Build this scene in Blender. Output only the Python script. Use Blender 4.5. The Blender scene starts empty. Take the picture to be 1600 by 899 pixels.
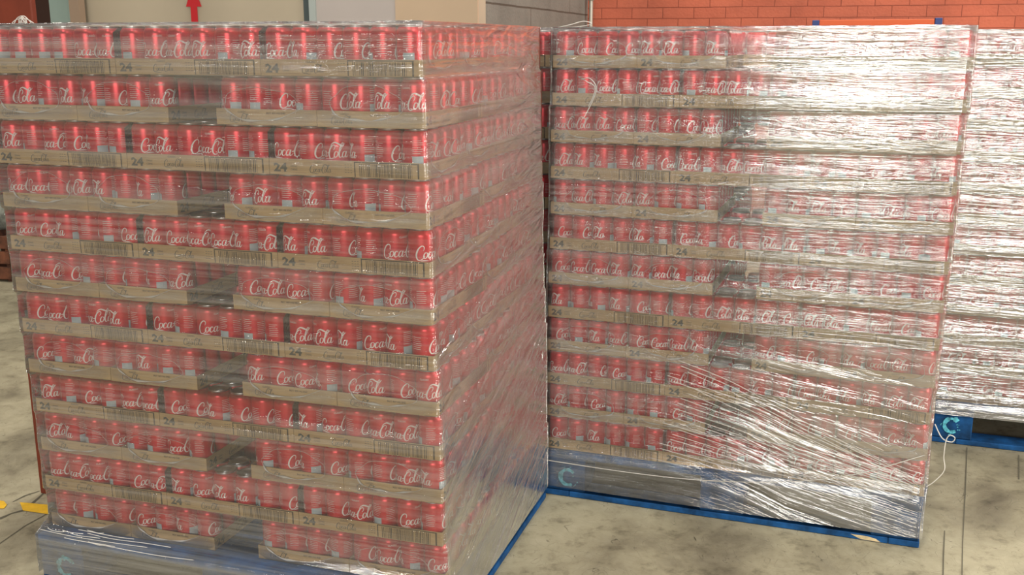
import bpy, bmesh, math, random
import numpy as np
from mathutils import Vector, Matrix
R = random.Random(7)
PI = math.pi
S = bpy.context.scene
COL = S.collection

# ------------------------------------------------------------------ camera, light, exposure
PITCH, CAMH, FPX = 0.2295, 1.5006, 1635.1
cd = bpy.data.cameras.new('camera'); cam = bpy.data.objects.new('camera', cd); COL.objects.link(cam)
cam.location = (0, 0, CAMH); cam.rotation_euler = (PI / 2 - PITCH, 0, 0)
cd.sensor_width = 36; cd.lens = FPX / 1600 * 36; cd.clip_end = 100; cd.clip_start = 0.05
S.camera = cam
S.view_settings.view_transform = 'Standard'; S.view_settings.look = 'None'
S.view_settings.exposure = 0.0; S.view_settings.gamma = 1.0; S.view_settings.use_curve_mapping = False
S.cycles.transparent_max_bounces = 24
S.cycles.max_bounces = 7; S.cycles.diffuse_bounces = 3; S.cycles.glossy_bounces = 3; S.cycles.transmission_bounces = 3
S.cycles.caustics_reflective = False; S.cycles.caustics_refractive = False
S.cycles.sample_clamp_indirect = 3.0
w = bpy.data.worlds.new('world'); S.world = w; w.use_nodes = True
bg = w.node_tree.nodes['Background']; bg.inputs[0].default_value = (1.0, 0.95, 0.89, 1); bg.inputs[1].default_value = 0.24

def area(name, loc, target, sx, sy, power, col, spread=180):
    l = bpy.data.lights.new(name, 'AREA'); l.shape = 'RECTANGLE'; l.size = sx; l.size_y = sy
    l.energy = power; l.color = col; l.spread = math.radians(spread)
    o = bpy.data.objects.new(name, l); COL.objects.link(o); o.location = loc
    o.rotation_euler = (Vector(target) - Vector(loc)).to_track_quat('-Z', 'Y').to_euler()
    return o
# daylight through the open dock doors behind the camera
area('dock_door_daylight', (-0.8, -7.0, 3.0), (-0.4, 0, 1.6), 5.0, 1.6, 440, (1.0, 0.97, 0.90))
# hall lamps: rows of long fluorescent fittings under the roof
for i, x in enumerate((-4.5, -1.2, 2.1, 5.4)):
    for j, y in enumerate((-1.2, 5.6)):
        area('hall_lamp', (x, y, 5.6), (x, y, 0), 0.35, 1.6, (200 if j == 0 else 160) * (.45, .85, .9, .8)[i], (1.0, 0.95, 0.86))
area('right_fill_light', (6.5, 0.2, 2.2), (0, 2.6, 0.9), 2.6, 2.4, 300, (1.0, 0.96, 0.88))  # added unseen fill light, brightens the right side of the nearest stack
# bright bay on the far right that the side film mirrors
area('side_bay_daylight', (8.2, 7.4, 2.0), (1, 3, 1.0), 2.6, 3.0, 300, (1.0, 0.96, 0.9))

# ------------------------------------------------------------------ materials
def lin(c): return tuple(((v / 255) / 12.92 if v / 255 <= .04045 else ((v / 255 + .055) / 1.055) ** 2.4) for v in c) + (1,)
class NT:
    def __init__(s, name):
        s.m = bpy.data.materials.new(name); s.m.use_nodes = True; s.t = s.m.node_tree; s.t.nodes.clear()
        s.out = s.t.nodes.new('ShaderNodeOutputMaterial')
    def n(s, kind, **kw):
        n = s.t.nodes.new(kind)
        for k, v in kw.items():
            if k.startswith('_'): setattr(n, k[1:], v)
            else:
                key = int(k[1:]) if k[0] == 'i' and k[1:].isdigit() else k.replace('_', ' ')
                if isinstance(v, bpy.types.NodeSocket): s.t.links.new(v, n.inputs[key])
                else: n.inputs[key].default_value = v
        return n
    def fin(s, sock): s.t.links.new(sock, s.out.inputs[0]); return s.m
    def ramp(s, fac, stops, interp='LINEAR'):
        r = s.n('ShaderNodeValToRGB', i0=fac); e = r.color_ramp; e.interpolation = interp
        while len(e.elements) < len(stops): e.elements.new(.5)
        for el, (p, c) in zip(e.elements, stops): el.position = p; el.color = c if len(c) == 4 else lin(c)
        return r.outputs[0]
def plain(name, rgb, rough=.6, metal=0, spec=.5, noise=0.0, scale=40, bump=0.0):
    t = NT(name)
    p = t.n('ShaderNodeBsdfPrincipled', Roughness=rough, Metallic=metal)
    p.inputs['Specular IOR Level'].default_value = spec
    p.inputs['Base Color'].default_value = lin(rgb)
    if noise or bump:
        co = t.n('ShaderNodeTexCoord').outputs['Object']
        nz = t.n('ShaderNodeTexNoise', Vector=co, Scale=scale, Detail=5.0, Roughness=.6)
        if noise:
            c0 = tuple(max(0, v * (1 - noise)) for v in rgb); c1 = tuple(min(255, v * (1 + noise)) for v in rgb)
            t.t.links.new(t.ramp(nz.outputs[0], [(.3, c0), (.7, c1)]), p.inputs['Base Color'])
        if bump:
            b = t.n('ShaderNodeBump', Height=nz.outputs[0], Strength=bump, Distance=.01)
            t.t.links.new(b.outputs[0], p.inputs['Normal'])
    return t.fin(p.outputs[0])

def wave_card(name, rgb, c2):
    t = NT(name); co = t.n('ShaderNodeTexCoord').outputs['Object']
    nz = t.n('ShaderNodeTexNoise', Vector=co, Scale=9.0, Detail=4.0)
    mp = t.n('ShaderNodeMapping', Vector=co, Scale=(1, 1, 25))
    n2 = t.n('ShaderNodeTexNoise', Vector=mp.outputs[0], Scale=16.0, Detail=3.0)
    mx = t.n('ShaderNodeMath', _operation='ADD', i0=nz.outputs[0], i1=n2.outputs[0])
    mh = t.n('ShaderNodeMath', _operation='MULTIPLY', i0=mx.outputs[0], i1=.5)
    p = t.n('ShaderNodeBsdfPrincipled', Roughness=.75)
    t.t.links.new(t.ramp(mh.outputs[0], [(.35, c2), (.65, rgb)]), p.inputs['Base Color'])
    return t.fin(p.outputs[0])

M = {}
M['red'] = plain('can_red', (204, 16, 36), .30, .30, .5)
M['silver'] = plain('aluminium', (205, 205, 205), .3, 1.0)
M['white'] = plain('print_white', (238, 228, 222), .5)
M['greybox'] = plain('print_grey', (170, 180, 184), .5)
M['card'] = wave_card('cardboard', (198, 168, 122), (170, 138, 96))
M['ink'] = plain('ink_dark', (74, 62, 46), .8)
M['ink2'] = plain('ink_grey', (84, 82, 72), .8)
M['blue'] = plain('pallet_blue', (22, 66, 110), .7, 0, .2, .38, 14, .25)
M['bluelite'] = plain('pallet_blue_worn', (92, 178, 196), .7, 0, .3, .3, 60)
M['wood'] = plain('bare_wood', (206, 186, 146), .8, noise=.12, scale=50)
M['post'] = plain('post_red_oxide', (112, 50, 34), .55, 0, .3, .10, 7, .05)
M['yellow'] = plain('yellow_paint', (240, 190, 40), .6, noise=.06, scale=30)
M['arrow'] = plain('arrow_red', (202, 38, 46), .5)
M['beige'] = plain('panel_beige', (184, 171, 149), .6, noise=.02, scale=2)
M['lilac'] = plain('panel_lilac', (184, 174, 168), .5, noise=.02, scale=2)
M['tan'] = plain('panel_tan', (194, 169, 141), .6, noise=.02, scale=2)
M['strip_dark'] = plain('strip_dark', (70, 80, 80), .5)
M['strip_light'] = plain('strip_light', (170, 178, 174), .4)
M['bluegrey'] = plain('door_bluegrey', (140, 158, 150), .5, noise=.03, scale=3)
M['brown'] = plain('frame_brown', (150, 128, 108), .6)
M['dark'] = plain('post_shade_brown', (64, 38, 28), .7)
M['conduit'] = plain('conduit_grey', (186, 180, 168), .4, .4)
M['rackblue'] = plain('rack_blue', (40, 60, 120), .5)
M['rackorange'] = plain('rack_orange', (214, 92, 36), .5)
M['crack'] = plain('joint_dark', (98, 93, 78), .9)
M['leaf'] = plain('leaf_green', (48, 84, 34), .6, noise=.4, scale=30)
M['sack'] = plain('sack_grey', (128, 130, 122), .8, noise=.4, scale=18)
M['crate'] = plain('crate_brown', (96, 58, 40), .8, noise=.4, scale=14)
M['roof'] = plain('wall_dim', (92, 84, 72), .9)

def block_wall(name, rgb, rgb2, mort, bw, bh, ms, bump=.5):
    t = NT(name); co = t.n('ShaderNodeUVMap').outputs[0]
    nz = t.n('ShaderNodeTexNoise', Vector=co, Scale=1.7, Detail=6.0, Roughness=.65)
    fine = t.n('ShaderNodeTexNoise', Vector=co, Scale=60.0, Detail=3.0)
    wob = t.n('ShaderNodeMapping', Vector=nz.outputs['Color'], Scale=(.014, .014, 0))
    vec = t.n('ShaderNodeVectorMath', _operation='ADD', i0=co, i1=wob.outputs[0])
    b = t.n('ShaderNodeTexBrick', Vector=vec.outputs[0], Scale=1.0)
    b.inputs['Brick Width'].default_value = bw; b.inputs['Row Height'].default_value = bh
    b.inputs['Mortar Size'].default_value = ms; b.inputs['Mortar Smooth'].default_value = .3
    b.inputs['Color1'].default_value = lin(rgb); b.inputs['Color2'].default_value = lin(rgb2); b.inputs['Mortar'].default_value = lin(mort)
    dirt = t.ramp(nz.outputs[0], [(.3, (205, 205, 205)), (.7, (255, 255, 255))])
    mx = t.n('ShaderNodeMix', _data_type='RGBA', _blend_type='MULTIPLY'); mx.inputs[0].default_value = 1
    t.t.links.new(b.outputs[0], mx.inputs[6]); t.t.links.new(dirt, mx.inputs[7])
    h = t.n('ShaderNodeMath', _operation='MULTIPLY_ADD', i0=b.outputs['Fac'], i1=-1.0, i2=fine.outputs[0])
    bm_ = t.n('ShaderNodeBump', Height=h.outputs[0], Strength=bump, Distance=.006)
    p = t.n('ShaderNodeBsdfPrincipled', Roughness=.75, Normal=bm_.outputs[0])
    t.t.links.new(mx.outputs[2], p.inputs['Base Color'])
    return t.fin(p.outputs[0])
M['brick'] = block_wall('painted_brick', (204, 108, 80), (197, 101, 74), (150, 72, 50), .2245, .0765, .0032)
M['block'] = block_wall('grey_block', (136, 135, 127), (133, 132, 124), (90, 84, 74), 2.1, .57, .006)

def floor_mat():
    t = NT('concrete_floor'); co = t.n('ShaderNodeTexCoord').outputs['Object']
    big = t.n('ShaderNodeTexNoise', Vector=co, Scale=2.6, Detail=7.0, Roughness=.62)
    big.inputs['Distortion'].default_value = .5
    mid = t.n('ShaderNodeTexNoise', Vector=co, Scale=11.0, Detail=6.0, Roughness=.7)
    fine = t.n('ShaderNodeTexNoise', Vector=co, Scale=150.0, Detail=3.0)
    base = t.ramp(big.outputs[0], [(.30, (118, 110, 92)), (.48, (164, 156, 132)), (.64, (186, 178, 152))])
    blot = t.ramp(mid.outputs[0], [(.32, (170, 167, 160)), (.46, (236, 234, 229)), (.7, (255, 255, 255))])
    m1 = t.n('ShaderNodeMix', _data_type='RGBA', _blend_type='MULTIPLY'); m1.inputs[0].default_value = .85
    t.t.links.new(base, m1.inputs[6]); t.t.links.new(blot, m1.inputs[7])
    # thin scuffs
    mp = t.n('ShaderNodeMapping', Vector=co, Scale=(1.6, 1, 1), Rotation=(0, 0, .5))
    wv = t.n('ShaderNodeTexNoise', Vector=mp.outputs[0], Scale=5.0, Detail=2.0); wv.inputs['Distortion'].default_value = 2.4
    d = t.n('ShaderNodeMath', _operation='SUBTRACT', i0=wv.outputs[0], i1=.5)
    a = t.n('ShaderNodeMath', _operation='ABSOLUTE', i0=d.outputs[0])
    sc = t.ramp(a.outputs[0], [(0, (150, 146, 136)), (.006, (255, 255, 255))])
    gate = t.ramp(mid.outputs[0], [(.46, (0, 0, 0)), (.58, (255, 255, 255))])
    m2 = t.n('ShaderNodeMix', _data_type='RGBA', _blend_type='MULTIPLY')
    t.t.links.new(gate, m2.inputs[0]); t.t.links.new(m1.outputs[2], m2.inputs[6]); t.t.links.new(sc, m2.inputs[7])
    mx = t.n('ShaderNodeMath', _operation='MULTIPLY_ADD', i0=fine.outputs[0], i1=.3, i2=mid.outputs[0])
    bm_ = t.n('ShaderNodeBump', Height=mx.outputs[0], Strength=.3, Distance=.008)
    p = t.n('ShaderNodeBsdfPrincipled', Roughness=.62, Normal=bm_.outputs[0])
    t.t.links.new(m2.outputs[2], p.inputs['Base Color'])
    return t.fin(p.outputs[0])
M['floor'] = floor_mat()

def film_mat(name, veil_lo, veil_hi, gloss, rough, bump, sx=.75, sz=100.0):
    """stretch wrap: clear plastic sheet, faintly milky, pulled into fine horizontal ridges"""
    t = NT(name); uv = t.n('ShaderNodeUVMap').outputs[0]
    mp = t.n('ShaderNodeMapping', Vector=uv, Scale=(sx, sz, 1))
    st = t.n('ShaderNodeTexNoise', Vector=mp.outputs[0], Scale=1.0, Detail=5.0, Roughness=.62, _noise_dimensions='2D')
    mp2 = t.n('ShaderNodeMapping', Vector=uv, Scale=(.75, 14, 1), Location=(3, 7, 0))
    cr = t.n('ShaderNodeTexNoise', Vector=mp2.outputs[0], Scale=1.0, Detail=4.0, Roughness=.6, _noise_dimensions='2D')
    cr.inputs['Distortion'].default_value = .8
    mp3 = t.n('ShaderNodeMapping', Vector=uv, Scale=(4, 15, 1))
    pk = t.n('ShaderNodeTexNoise', Vector=mp3.outputs[0], Scale=1.0, Detail=3.0, _noise_dimensions='2D')
    pk.inputs['Distortion'].default_value = 1.6
    h = t.n('ShaderNodeMath', _operation='MULTIPLY_ADD', i0=cr.outputs[0], i1=5.5, i2=st.outputs[0])
    ca = t.n('ShaderNodeAttribute', _attribute_name='crinkle')
    ck = t.n('ShaderNodeMath', _operation='MULTIPLY_ADD', i0=ca.outputs['Fac'], i1=8.0, i2=.25)
    h2 = t.n('ShaderNodeMath', _operation='MULTIPLY_ADD', i0=pk.outputs[0], i1=ck.outputs[0], i2=h.outputs[0])
    b = t.n('ShaderNodeBump', Height=h2.outputs[0], Strength=1.0, Distance=bump)
    s1 = t.n('ShaderNodeMath', _operation='MULTIPLY', i0=st.outputs[0], i1=cr.outputs[0])
    veil = t.n('ShaderNodeMapRange', Value=s1.outputs[0], i1=.17, i2=.36, i3=veil_lo, i4=veil_hi)
    att = t.n('ShaderNodeAttribute', _attribute_name='ply_glare'); hz = t.n('ShaderNodeAttribute', _attribute_name='haze')  # per-vertex maps: where the film gets extra glare and milky veil
    vf = t.n('ShaderNodeMath', _operation='MULTIPLY', _use_clamp=True, i0=veil.outputs[0], i1=hz.outputs['Fac'])
    dif = t.n('ShaderNodeBsdfDiffuse', Color=(.86, .84, .80, 1)); tl = t.n('ShaderNodeBsdfTranslucent', Color=(.86, .84, .80, 1))
    milk = t.n('ShaderNodeMixShader', i0=.35, i1=dif.outputs[0], i2=tl.outputs[0])
    tr = t.n('ShaderNodeBsdfTransparent')
    a = t.n('ShaderNodeMixShader', i0=vf.outputs[0], i1=tr.outputs[0], i2=milk.outputs[0])
    gl = t.n('ShaderNodeBsdfGlossy', Color=(1, 1, 1, 1), Roughness=rough, Normal=b.outputs[0])
    fr = t.n('ShaderNodeFresnel', IOR=1.5)
    one = t.n('ShaderNodeMath', _operation='SUBTRACT', i0=1.0, i1=fr.outputs[0])
    gloss_pow = t.n('ShaderNodeMath', _operation='MULTIPLY', i0=att.outputs['Fac'], i1=gloss)
    thru = t.n('ShaderNodeMath', _operation='POWER', i0=one.outputs[0], i1=gloss_pow.outputs[0])
    gf2 = t.n('ShaderNodeMath', _operation='SUBTRACT', _use_clamp=True, i0=1.0, i1=thru.outputs[0])
    f = t.n('ShaderNodeMixShader', i0=gf2.outputs[0], i1=a.outputs[0], i2=gl.outputs[0])
    return t.fin(f.outputs[0])
M['film'] = film_mat('stretch_film', .045, .23, 3.0, .045, .0022)
M['packfilm'] = film_mat('shrink_film', .015, .06, .8, .15, .0015, 6, 20)
def rim_mat():
    t = NT('film_edge'); d = t.n('ShaderNodeBsdfPrincipled', Roughness=.25); d.inputs['Base Color'].default_value = (.85, .82, .76, 1)
    tr = t.n('ShaderNodeBsdfTransparent'); return t.fin(t.n('ShaderNodeMixShader', i0=.6, i1=tr.outputs[0], i2=d.outputs[0]).outputs[0])
M['rim'] = rim_mat()

# ------------------------------------------------------------------ geometry helpers
class Geo:
    def __init__(s): s.v = []; s.f = []; s.m = []; s.sm = []
    def poly(s, pts, mi=0, smooth=False):
        b = len(s.v); s.v.extend(tuple(p) for p in pts); s.f.append(tuple(range(b, b + len(pts)))); s.m.append(mi); s.sm.append(smooth)
    def box(s, a, b, mi=0):
        x0, y0, z0 = a; x1, y1, z1 = b; k = len(s.v)
        s.v += [(x0, y0, z0), (x1, y0, z0), (x1, y1, z0), (x0, y1, z0), (x0, y0, z1), (x1, y0, z1), (x1, y1, z1), (x0, y1, z1)]
        for q in ((0, 3, 2, 1), (4, 5, 6, 7), (0, 1, 5, 4), (1, 2, 6, 5), (2, 3, 7, 6), (3, 0, 4, 7)):
            s.f.append(tuple(k + i for i in q)); s.m.append(mi); s.sm.append(False)
    def lathe(s, prof, n, mis, cx=0, cy=0):
        k = len(s.v)
        for r, z in prof:
            for i in range(n): a = 2 * PI * i / n; s.v.append((cx + r * math.cos(a), cy + r * math.sin(a), z))
        for j in range(len(prof) - 1):
            for i in range(n):
                i2 = (i + 1) % n
                s.f.append((k + j * n + i, k + j * n + i2, k + (j + 1) * n + i2, k + (j + 1) * n + i)); s.m.append(mis[j]); s.sm.append(True)
    def tube(s, pts, r, n=6, mi=0, closed=False):
        P = [Vector(p) for p in pts]; k = len(s.v); N = len(P)
        rr = r if isinstance(r, (list, tuple)) else [r] * N
        up = Vector((.13, .21, 1)).normalized()
        for i, p in enumerate(P):
            a = P[(i - 1) % N] if closed or i > 0 else p; b = P[(i + 1) % N] if closed or i < N - 1 else p
            d = (b - a).normalized() if (b - a).length > 1e-9 else Vector((1, 0, 0))
            x = d.cross(up)
            if x.length < 1e-4: x = d.cross(Vector((1, 0, 0)))
            x.normalize(); y = d.cross(x)
            for q in range(n):
                t = 2 * PI * q / n; s.v.append(tuple(p + (x * math.cos(t) + y * math.sin(t)) * rr[i]))
        for i in range(N if closed else N - 1):
            i2 = (i + 1) % N
            for q in range(n):
                q2 = (q + 1) % n
                s.f.append((k + i * n + q, k + i * n + q2, k + i2 * n + q2, k + i2 * n + q)); s.m.append(mi); s.sm.append(True)
    def mesh(s, name, mats):
        me = bpy.data.meshes.new(name); me.from_pydata(s.v, [], s.f)
        me.polygons.foreach_set('material_index', s.m); me.polygons.foreach_set('use_smooth', s.sm)
        for m in mats: me.materials.append(m)
        me.update(); return me
def link(name, data, parent=None, loc=None, rotz=0):
    o = bpy.data.objects.new(name, data); COL.objects.link(o)
    if parent is not None: o.parent = parent
    if loc is not None: o.location = loc
    if rotz: o.rotation_euler = (0, 0, rotz)
    return o
def tag(o, label, cat=None, group=None, kind=None):
    o['label'] = label
    if cat: o['category'] = cat
    if group: o['group'] = group
    if kind: o['kind'] = kind
    return o
def bevel(me, wd, seg=1):
    b = bmesh.new(); b.from_mesh(me); bmesh.ops.remove_doubles(b, verts=b.verts, dist=1e-6)
    bmesh.ops.bevel(b, geom=list(b.edges), offset=wd, segments=seg, affect='EDGES', profile=.6); b.to_mesh(me); b.free(); return me
ORD = ['', 'first', 'second', 'third', 'fourth', 'fifth', 'sixth', 'seventh', 'eighth', 'ninth', 'tenth', 'eleventh', 'twelfth',
       'thirteenth', 'fourteenth', 'fifteenth', 'sixteenth', 'seventeenth', 'eighteenth']

# ------------------------------------------------------------------ lettering (2-D outlines)
def cr_spline(pts, n):
    P = [pts[0]] + list(pts) + [pts[-1]]; out = []
    for i in range(1, len(P) - 2):
        p0, p1, p2, p3 = P[i - 1], P[i], P[i + 1], P[i + 2]
        for k in range(n):
            t = k / n
            out.append(tuple(.5 * ((2 * b) + (-a + c) * t + (2 * a - 5 * b + 4 * c - d) * t * t + (-a + 3 * b - 3 * c + d) * t ** 3) for a, b, c, d in zip(p0, p1, p2, p3)))
    out.append(pts[-1]); return out
LOGO = [
 [(.66,.60,.03),(.72,.74,.05),(.70,.90,.06),(.56,.95,.07),(.36,.80,.09),(.19,.50,.12),(.14,.18,.12),(.24,-.06,.09),(.42,-.10,.07),(.62,.02,.05),(.78,.20,.03)],
 [(.40,-.20,.02),(.62,-.13,.07),(.90,-.16,.09),(1.18,-.24,.07),(1.45,-.14,.02)],
 [(.86,.46,.04),(.74,.38,.07),(.68,.16,.09),(.76,.02,.06),(.90,.12,.07),(.98,.34,.07),(.88,.46,.04)],
 [(.88,.46,.03),(.98,.38,.03),(1.08,.42,.02)],
 [(1.27,.36,.05),(1.24,.46,.04),(1.12,.40,.07),(1.03,.18,.10),(1.08,.03,.06),(1.20,.06,.04),(1.34,.22,.02)],
 [(1.60,.42,.04),(1.50,.45,.05),(1.38,.32,.08),(1.34,.10,.08),(1.44,.02,.05),(1.56,.18,.04),(1.66,.42,.04)],
 [(1.68,.46,.09),(1.60,.20,.10),(1.60,.04,.07),(1.72,.06,.04),(1.84,.20,.03)],
 [(1.74,.30,.03),(1.86,.33,.08),(1.98,.32,.03)],
 [(2.30,.56,.03),(2.40,.66,.05),(2.44,.84,.05),(2.32,.92,.06),(2.12,.74,.09),(1.98,.44,.12),(1.95,.14,.11),(2.06,-.06,.08),(2.22,-.06,.05),(2.36,.10,.03)],
 [(2.10,.70,.03),(2.18,.96,.05),(2.44,1.10,.10),(2.72,.98,.12),(2.94,.86,.08),(3.10,.96,.05),(3.18,1.06,.02)],
 [(2.52,.46,.04),(2.42,.38,.07),(2.36,.16,.09),(2.44,.02,.06),(2.57,.12,.07),(2.65,.34,.07),(2.54,.46,.04)],
 [(2.54,.46,.03),(2.64,.36,.03),(2.72,.40,.02)],
 [(2.70,.30,.03),(2.88,.62,.04),(3.04,.98,.06),(2.98,1.08,.05),(2.86,.86,.09),(2.74,.44,.11),(2.72,.10,.09),(2.82,.02,.05),(2.94,.14,.03)],
 [(3.20,.42,.04),(3.10,.45,.05),(2.99,.32,.08),(2.95,.10,.08),(3.04,.02,.05),(3.16,.18,.04),(3.25,.42,.04)],
 [(3.27,.46,.09),(3.20,.20,.10),(3.20,.04,.07),(3.30,.06,.04),(3.42,.22,.02)]]
def logo_quads(n=3, bold=1.0):
    Q = []
    for s in LOGO:
        c = cr_spline(s, n); L = []; Rr = []
        for i, (x, y, wd) in enumerate(c):
            a = c[max(0, i - 1)]; b = c[min(len(c) - 1, i + 1)]
            dx, dy = b[0] - a[0], b[1] - a[1]; l = math.hypot(dx, dy) or 1; nx, ny = -dy / l, dx / l; h = wd * bold / 2
            L.append((x + nx * h, y + ny * h)); Rr.append((x - nx * h, y - ny * h))
        for i in range(len(c) - 1): Q.append((Rr[i], Rr[i + 1], L[i + 1], L[i]))
    return Q
LQ = logo_quads(3); LQB = logo_quads(2, 1.0)
def text_polys(txt, size, bold=0.0, italic=0.0):
    cu = bpy.data.curves.new('lettering', 'FONT'); cu.body = txt; cu.size = size; cu.offset = bold * size; cu.resolution_u = 1; cu.shear = italic
    o = bpy.data.objects.new('lettering', cu); COL.objects.link(o)
    dg = bpy.context.evaluated_depsgraph_get(); me = o.evaluated_get(dg).to_mesh()
    vs = [tuple(v.co[:2]) for v in me.vertices]; P = [[vs[i] for i in p.vertices] for p in me.polygons]
    o.evaluated_get(dg).to_mesh_clear(); bpy.data.objects.remove(o); bpy.data.curves.remove(cu)
    return P
T24 = [[(x * 1.28, y) for x, y in q] for q in text_polys('24', .0270, .045)]; TCL = text_polys('CLASSIC', .0085, .01); TCAN = text_polys('330ml', .0068, .01) ; TCN2 = text_polys('CANS', .0068, .01)
TBB = text_polys('BEST BEFORE END', .0062, .02); TCLs = text_polys('CLASSIC', .0064, .014); TOT = text_polys('ORIGINAL TASTE', .0042, .01)

# ------------------------------------------------------------------ a 330 ml can
CR, CH = .0329, .1128
BODY = [(.0, .004), (.020, .003), (.0245, 0.0), (.0265, .002), (.0300, .0065), (.0325, .012), (CR, .016), (CR, .094), (.0322, .098), (.0300, .1030), (.0272, .1075), (.0262, .1092)]
def can_geo(n=28, detail=2):
    g = Geo(); prof = BODY if detail else [(.0265, .0), (.0320, .010), (CR, .016), (CR, .094), (.0300, .1030), (.0265, .1085)]
    red = [0 if (z > .0055 and z < .106) else 1 for r, z in prof]
    g.lathe(prof, n, [0 if (prof[j][1] >= .0065 and prof[j + 1][1] <= .1076) else 1 for j in range(len(prof) - 1)])
    def wrap(x, z, th0, rr=CR + .0003):
        a = th0 + x / CR; return (rr * math.cos(a), rr * math.sin(a), z)
    if detail:
        sc = .0322; off = 1.74 * sc
        for th in (0,):
            for q in (LQ if detail > 1 else LQB): g.poly([wrap(x * sc - off, .0425 + max(y, -.17) * sc, th) for x, y in q], 2)
            if detail > 1:
                for q in TCLs: g.poly([wrap(x - .0115, .0875 + y, th) for x, y in q], 2)
        # side panel: fine print lines and the pale code box
        for th, zt, bx in ((PI - .55, .092, True), (PI + .62, .084, False)):
            rr = random.Random(int(th * 10))
            for k in range(7):
                z = zt - .0055 - k * .0048; wd = rr.uniform(.009, .0125); x0 = -.0125; m = 4
                for i in range(m):
                    a, b = x0 + i * wd * 2 / m, x0 + (i + 1) * wd * 2 / m
                    g.poly([wrap(a, z, th), wrap(b, z, th), wrap(b, z + .0008, th), wrap(a, z + .0008, th)], 2)
            if bx:
                for i in range(5):
                    a, b = -.013 + i * .0052, -.013 + (i + 1) * .0052
                    g.poly([wrap(a, .024, th), wrap(b, .024, th), wrap(b, .0515, th), wrap(a, .0515, th)], 3)
    return g
CANM = [M['red'], M['silver'], M['white'], M['greybox']]
def lid_geo(n=24):
    g = Geo()
    g.lathe([(.0262, .1092), (.0274, .1102), (.0276, .1124), (.0266, CH), (.0256, .1122), (.0250, .1085), (.0240, .1080), (.0, .1084)], n, [0] * 7)
    return g
def tab_geo():
    g = Geo()
    pts = [(.0105 * math.cos(t) * .72 - .004, .0105 * math.sin(t)) for t in [2 * PI * i / 14 for i in range(14)]]
    inn = [(x * .45 - .004, y * .45) for x, y in pts]
    for i in range(14):
        j = (i + 1) % 14
        for z in (.1092, .1100):
            g.poly([(pts[i][1], pts[i][0], z), (pts[j][1], pts[j][0], z), (inn[j][1], inn[j][0], z), (inn[i][1], inn[i][0], z)])
        g.poly([(pts[i][1], pts[i][0], .1092), (pts[j][1], pts[j][0], .1092), (pts[j][1], pts[j][0], .1100), (pts[i][1], pts[i][0], .1100)])
    return g
ME_BODY = can_geo(28, 2).mesh('can_body', CANM)
ME_LID = lid_geo().mesh('can_lid', [M['silver']]); ME_TAB = tab_geo().mesh('pull_tab', [M['silver']])

def proto_can():
    e = link('drink_can', None)
    b = link('can_body', ME_BODY, e); l = link('can_lid', ME_LID, e); tag(l, 'silver can lid'); link('pull_tab', ME_TAB, l)
    return e
PROTO = proto_can(); FIRST = [True]
def place_can(loc, rz, label, group):
    if FIRST[0]: o = PROTO; FIRST[0] = False
    else:
        o = PROTO.copy(); COL.objects.link(o)
        for ch in list(PROTO.children):
            c = ch.copy(); c.parent = o; COL.objects.link(c)
            for g in list(ch.children):
                d = g.copy(); d.parent = c; COL.objects.link(d)
    o.location = loc; o.rotation_euler = (0, 0, rz)
    return tag(o, label, 'can', group)

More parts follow.
